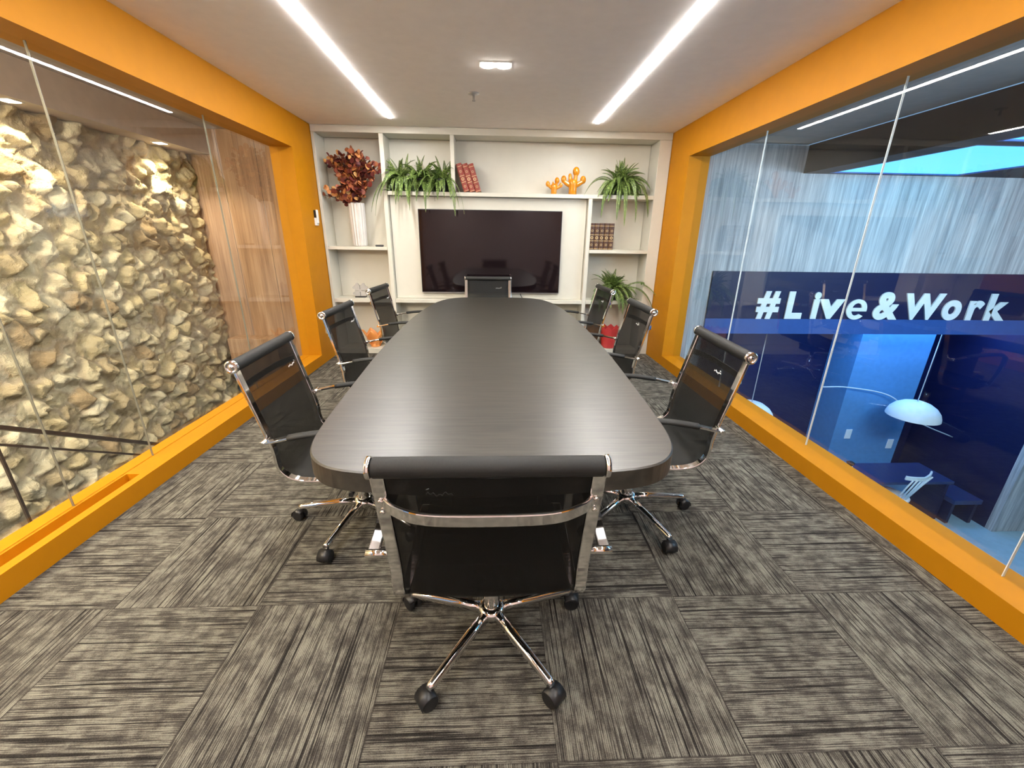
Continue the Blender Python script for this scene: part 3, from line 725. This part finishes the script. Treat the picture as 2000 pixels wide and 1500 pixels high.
# ------------------------------------------------------------------ right side: atrium and lower room
YW = 5.25; LF = -3.05
struct(MB().box(2.105, 2.72, YW, YW+0.1, LF, 2.39).box(2.72, 10.5, YW, YW+0.1, 0.99, 2.39).box(8.06, 10.5, YW, YW+0.1, LF, 0.20).build('wall_grey_oak', M_greyoak))
struct(MB().box(2.72, 10.5, YW-0.02, YW+0.1, 0.40, 0.988).build('wall_navy_band', M_navy))
struct(MB().box(2.72, 10.5, YW-0.02, YW+0.1, 0.202, 0.398).build('trim_3', M_navyl))
struct(MB().box(2.60, 8.2, YW+0.102, 7.2, 0.19, 0.30).build('ceiling_lower_room', M_navy))
struct(MB().box(2.60, 8.2, 7.0, 7.1, LF, 0.188).build('wall_lower_rear', M_navy))
struct(MB().box(8.06, 8.2, YW+0.102, 6.998, LF, 0.188).build('wall_lower_right', M_navy))
struct(MB().box(2.60, 2.72, YW+0.102, 6.998, LF, 0.188).build('wall_lower_left', M_navy))
struct(MB().box(6.0, 7.25, 6.42, 6.998, LF, 0.188).build('wall_blue_column', M_bluew))
struct(MB().box(2.105, 10.5, -2.2, 7.2, LF-0.1, LF-0.002).build('floor_atrium', M_lfloor))
struct(MB().box(10.5, 10.6, -2.2, YW+0.1, LF, 2.6).build('wall_atrium_right', M_greyoak))
struct(MB().box(2.105, 10.6, -2.3, -2.2, LF, 2.6).build('wall_atrium_rear', M_darkgrey))
# storey below our room
struct(MB().box(-2.1, 2.1, -1.8, 5.24, LF, -0.152).build('wall_below', M_navy))
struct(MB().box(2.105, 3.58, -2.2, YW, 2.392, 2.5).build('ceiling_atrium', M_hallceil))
# dropped dark ceiling round the skylight
SX0, SX1, SY1 = 3.86, 5.42, 5.19
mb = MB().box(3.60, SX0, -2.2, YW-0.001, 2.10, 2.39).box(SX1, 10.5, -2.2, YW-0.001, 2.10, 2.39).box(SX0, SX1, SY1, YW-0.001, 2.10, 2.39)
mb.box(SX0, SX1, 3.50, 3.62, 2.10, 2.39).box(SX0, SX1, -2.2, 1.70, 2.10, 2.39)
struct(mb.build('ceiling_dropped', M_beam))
sk = thing('skylight', 'bright cyan rectangular skylight in the dark atrium ceiling beyond the right glass', 'skylight', (4.64, 4.4, 2.10))
for (a, b) in ((3.62, SY1), (1.70, 3.50)):
    MB().box(SX0-4.64+0.03, SX1-4.64-0.03, a-4.4+0.03, b-4.4-0.03, 0.012, 0.02).build('pane', M_sky, sk)
    mb = MB(); x0, x1, y0, y1 = SX0-4.64+0.001, SX1-4.64-0.001, a-4.4+0.001, b-4.4-0.001
    mb.box(x0, x1, y0, y0+0.028, 0.0, 0.03).box(x0, x1, y1-0.028, y1, 0.0, 0.03).box(x0, x0+0.028, y0+0.0285, y1-0.0285, 0.0, 0.03).box(x1-0.028, x1, y0+0.0285, y1-0.0285, 0.0, 0.03)
    mb.build('frame', M_navyl, sk)

# sign
sg = thing('wall_sign', 'large pale #Live&Work lettering on the navy band of the far atrium wall', 'sign', (5.0, YW-0.022, 0.40))
BB = {'#': (3.35, 3.645, 0.399, 0.752), 'L': (3.745, 3.965, 0.402, 0.751), 'i': (4.085, 4.170, 0.404, 0.746), 'v': (4.165, 4.500, 0.405, 0.658), 'e': (4.550, 4.820, 0.398, 0.660), '&': (4.915, 5.260, 0.396, 0.755), 'W': (5.300, 5.834, 0.400, 0.742), 'o': (5.850, 6.101, 0.396, 0.659), 'r': (6.195, 6.398, 0.398, 0.655), 'k': (6.450, 6.740, 0.395, 0.745)}
def letter_e():
    # bold italic lower-case e drawn as an outline with one counter
    cu = bpy.data.curves.new('letter', 'CURVE'); cu.dimensions = '2D'; cu.fill_mode = 'BOTH'; cu.extrude = 0.008
    def spl(pts):
        sp = cu.splines.new('POLY'); sp.points.add(len(pts)-1); sp.use_cyclic_u = True
        for q, (x, y) in zip(sp.points, pts): q.co = (x, y, 0, 1)
    out = [(0.5*math.cos(R(a)), 0.5*math.sin(R(a))) for a in range(0, 321, 8)]
    inn = [(0.25*math.cos(R(a)), 0.30*math.sin(R(a))) for a in range(312, 197, -8)]
    spl(out + inn + [(-0.24, -0.09), (0.5, -0.09)])
    spl([(-0.23, 0.08), (0.23, 0.08)] + [(0.23*math.cos(R(a)), 0.06+0.25*math.sin(R(a))) for a in range(10, 175, 10)])
    tmp = bpy.data.objects.new('tmp', cu); C.objects.link(tmp)
    dg = bpy.context.evaluated_depsgraph_get(); dg.update()
    me = bpy.data.meshes.new_from_object(tmp.evaluated_get(dg)); bpy.data.objects.remove(tmp); bpy.data.curves.remove(cu)
    return me
dg = None
for ch, (x0, x1, z0, z1) in BB.items():
    cu = bpy.data.curves.new('letter', 'FONT'); cu.body = ch; cu.size = 0.5; cu.offset = 0.021; cu.extrude = 0.008; cu.shear = 0.0
    tmp = bpy.data.objects.new('tmp', cu); C.objects.link(tmp)
    dg = bpy.context.evaluated_depsgraph_get(); dg.update()
    me = bpy.data.meshes.new_from_object(tmp.evaluated_get(dg)); bpy.data.objects.remove(tmp); bpy.data.curves.remove(cu)
    if ch == 'e': me = letter_e()
    v = np.array([p.co[:] for p in me.vertices]); mn, mxx = v.min(0), v.max(0)
    sx = (x1-x0)/(mxx[0]-mn[0]); sz = (z1-z0)/(mxx[1]-mn[1])
    for p in me.vertices:
        x, y, z = p.co; p.co = (x0+(x-mn[0])*sx-5.0, -0.009+z*-1.0, z0+(y-mn[1])*sz-0.40)
    me.name = 'letter'; me.materials.clear(); me.materials.append(M_letter)
    o = bpy.data.objects.new('letter', me); C.objects.link(o); o.parent = sg

# pendants
def pendant(label, loc, ztop):
    t = thing('pendant_lamp', label, 'lamp', loc, 0, 'white dome pendants')
    prof = [(0.34, -0.02), (0.335, 0.02), (0.31, 0.09), (0.26, 0.155), (0.18, 0.21), (0.09, 0.24), (0.02, 0.25)]
    prof = prof + [(0.012, 0.243), (0.085, 0.233), (0.175, 0.203), (0.253, 0.150), (0.303, 0.087), (0.328, 0.02), (0.333, -0.02), (0.34, -0.02)]
    MB().ring_loft([[(r*math.cos(2*PI*i/32), r*math.sin(2*PI*i/32), z) for i in range(32)] for r, z in prof], cap=False).build('lamp_shade', M_letter, t)
    MB().tube([(0, 0, 0.25), (0, 0, ztop-loc[2])], 0.007, 6).build('cord', M_whitepl, t)
    MB().ball((0, 0, 0.13), 0.05).build('bulb', M_whitepl, t)
pendant('white dome pendant lamp above the navy desk in the lower room', (6.66, 5.82, -1.24), 0.188)
pendant('white dome pendant lamp half hidden behind the right sill near the near right chair', (3.98, 5.82, -1.24), 0.188)
# desk
dk = thing('desk', 'navy desk against the blue wall in the lower room beyond the right glass', 'desk', (6.55, 5.88, LF))
MB().box(-0.95, 0.93, -0.33, 0.28, 0.70, 0.75).build('desk_top', M_desk, dk, 0.004)
for x in (-0.90, 0.85): MB().box(x, x+0.05, -0.30, 0.25, 0.0, 0.699).build('leg', M_navy, dk)
bn = thing('bench', 'low blue bench by the end of the desk in the lower room', 'bench', (7.72, 5.62, LF))
MB().box(-0.24, 0.24, -0.18, 0.28, 0.38, 0.46).build('seat', M_desk, bn, 0.005)
MB().box(-0.22, -0.17, -0.15, 0.25, 0.0, 0.379).build('leg', M_navy, bn); MB().box(0.17, 0.22, -0.15, 0.25, 0.0, 0.379).build('leg', M_navy, bn)
# white slat-back chair
wc = thing('spindle_chair', 'white spindle-back chair at the navy desk in the lower room', 'chair', (6.47, 5.56, LF), R(14)); wc.scale = (1.12, 1.12, 1.16)
MB().lathe([(0.19, 0.43), (0.215, 0.435), (0.22, 0.455), (0.20, 0.465), (0.02, 0.458)], n=24).build('seat', M_letter, wc)
for sx in (-1, 1):
    for sy in (-1, 1): MB().tube([(sx*0.13, sy*0.13, 0.435), (sx*0.20, sy*0.20, 0.0)], [0.015, 0.011], 8).build('leg', M_letter, wc)
mb = MB()
for k in range(6):
    a = (k-2.5)*0.28; mb.tube([(0.17*math.sin(a*1.0), -0.17*math.cos(a), 0.45), (0.27*math.sin(a*1.15), -0.30*math.cos(a*0.5), 0.86)], 0.0105, 8)
mb.build('spindle', M_letter, wc)
pts = [(0.30*math.sin(a), -0.30*math.cos(a*0.5)-0.0+0.04*abs(a), 0.87+0.015*abs(a)) for a in [(-1.0+0.2*i) for i in range(11)]]
MB().sweep(pts, rect(0.055, 0.022), 1.0, (0, 0, 1)).build('top_rail', M_letter, wc, 0.004)
# sockets on the blue wall, things on the desk
def plate(label, loc): tag(MB().box(loc[0]-0.055, loc[0]+0.055, 6.409, 6.419, loc[2]-0.09, loc[2]+0.09).build('wall_socket', M_letter, None, 0.004), label, 'socket', 'wall sockets in the lower room')
plate('white wall switch near the left edge of the blue wall section', (6.27, 0, -1.86)); plate('white wall socket just above the navy desk', (7.10, 0, -2.06))
jar = thing('desk_vase', 'small white vase with dark sprigs at the left end of the navy desk', 'vase', (5.92, 5.85, LF+0.7505))
MB().lathe([(0.04, 0), (0.06, 0.03), (0.06, 0.10), (0.04, 0.13)], n=16).build('body', M_letter, jar)
mb = MB()
for k in range(9): mb.tube([(0, 0, 0.12), (0.05*math.cos(k*0.7), 0.05*math.sin(k*0.7), 0.2)], [0.012, 0.016], 6)
mb.build('sprigs', M_pot, jar)
tag(MB().tube(smooth_path([(5.45, 6.30, -0.93), (5.95, 6.32, -0.95), (6.7, 6.3, -1.10), (7.3, 6.28, -1.55), (8.05, 6.27, -1.86)], 8), 0.010, 6).build('cord', M_whitepl), 'thin pale line across the lower room behind the dome lamp, standing in for a reflection', 'cord')  # added tube, stands in for a railing reflection in the glass
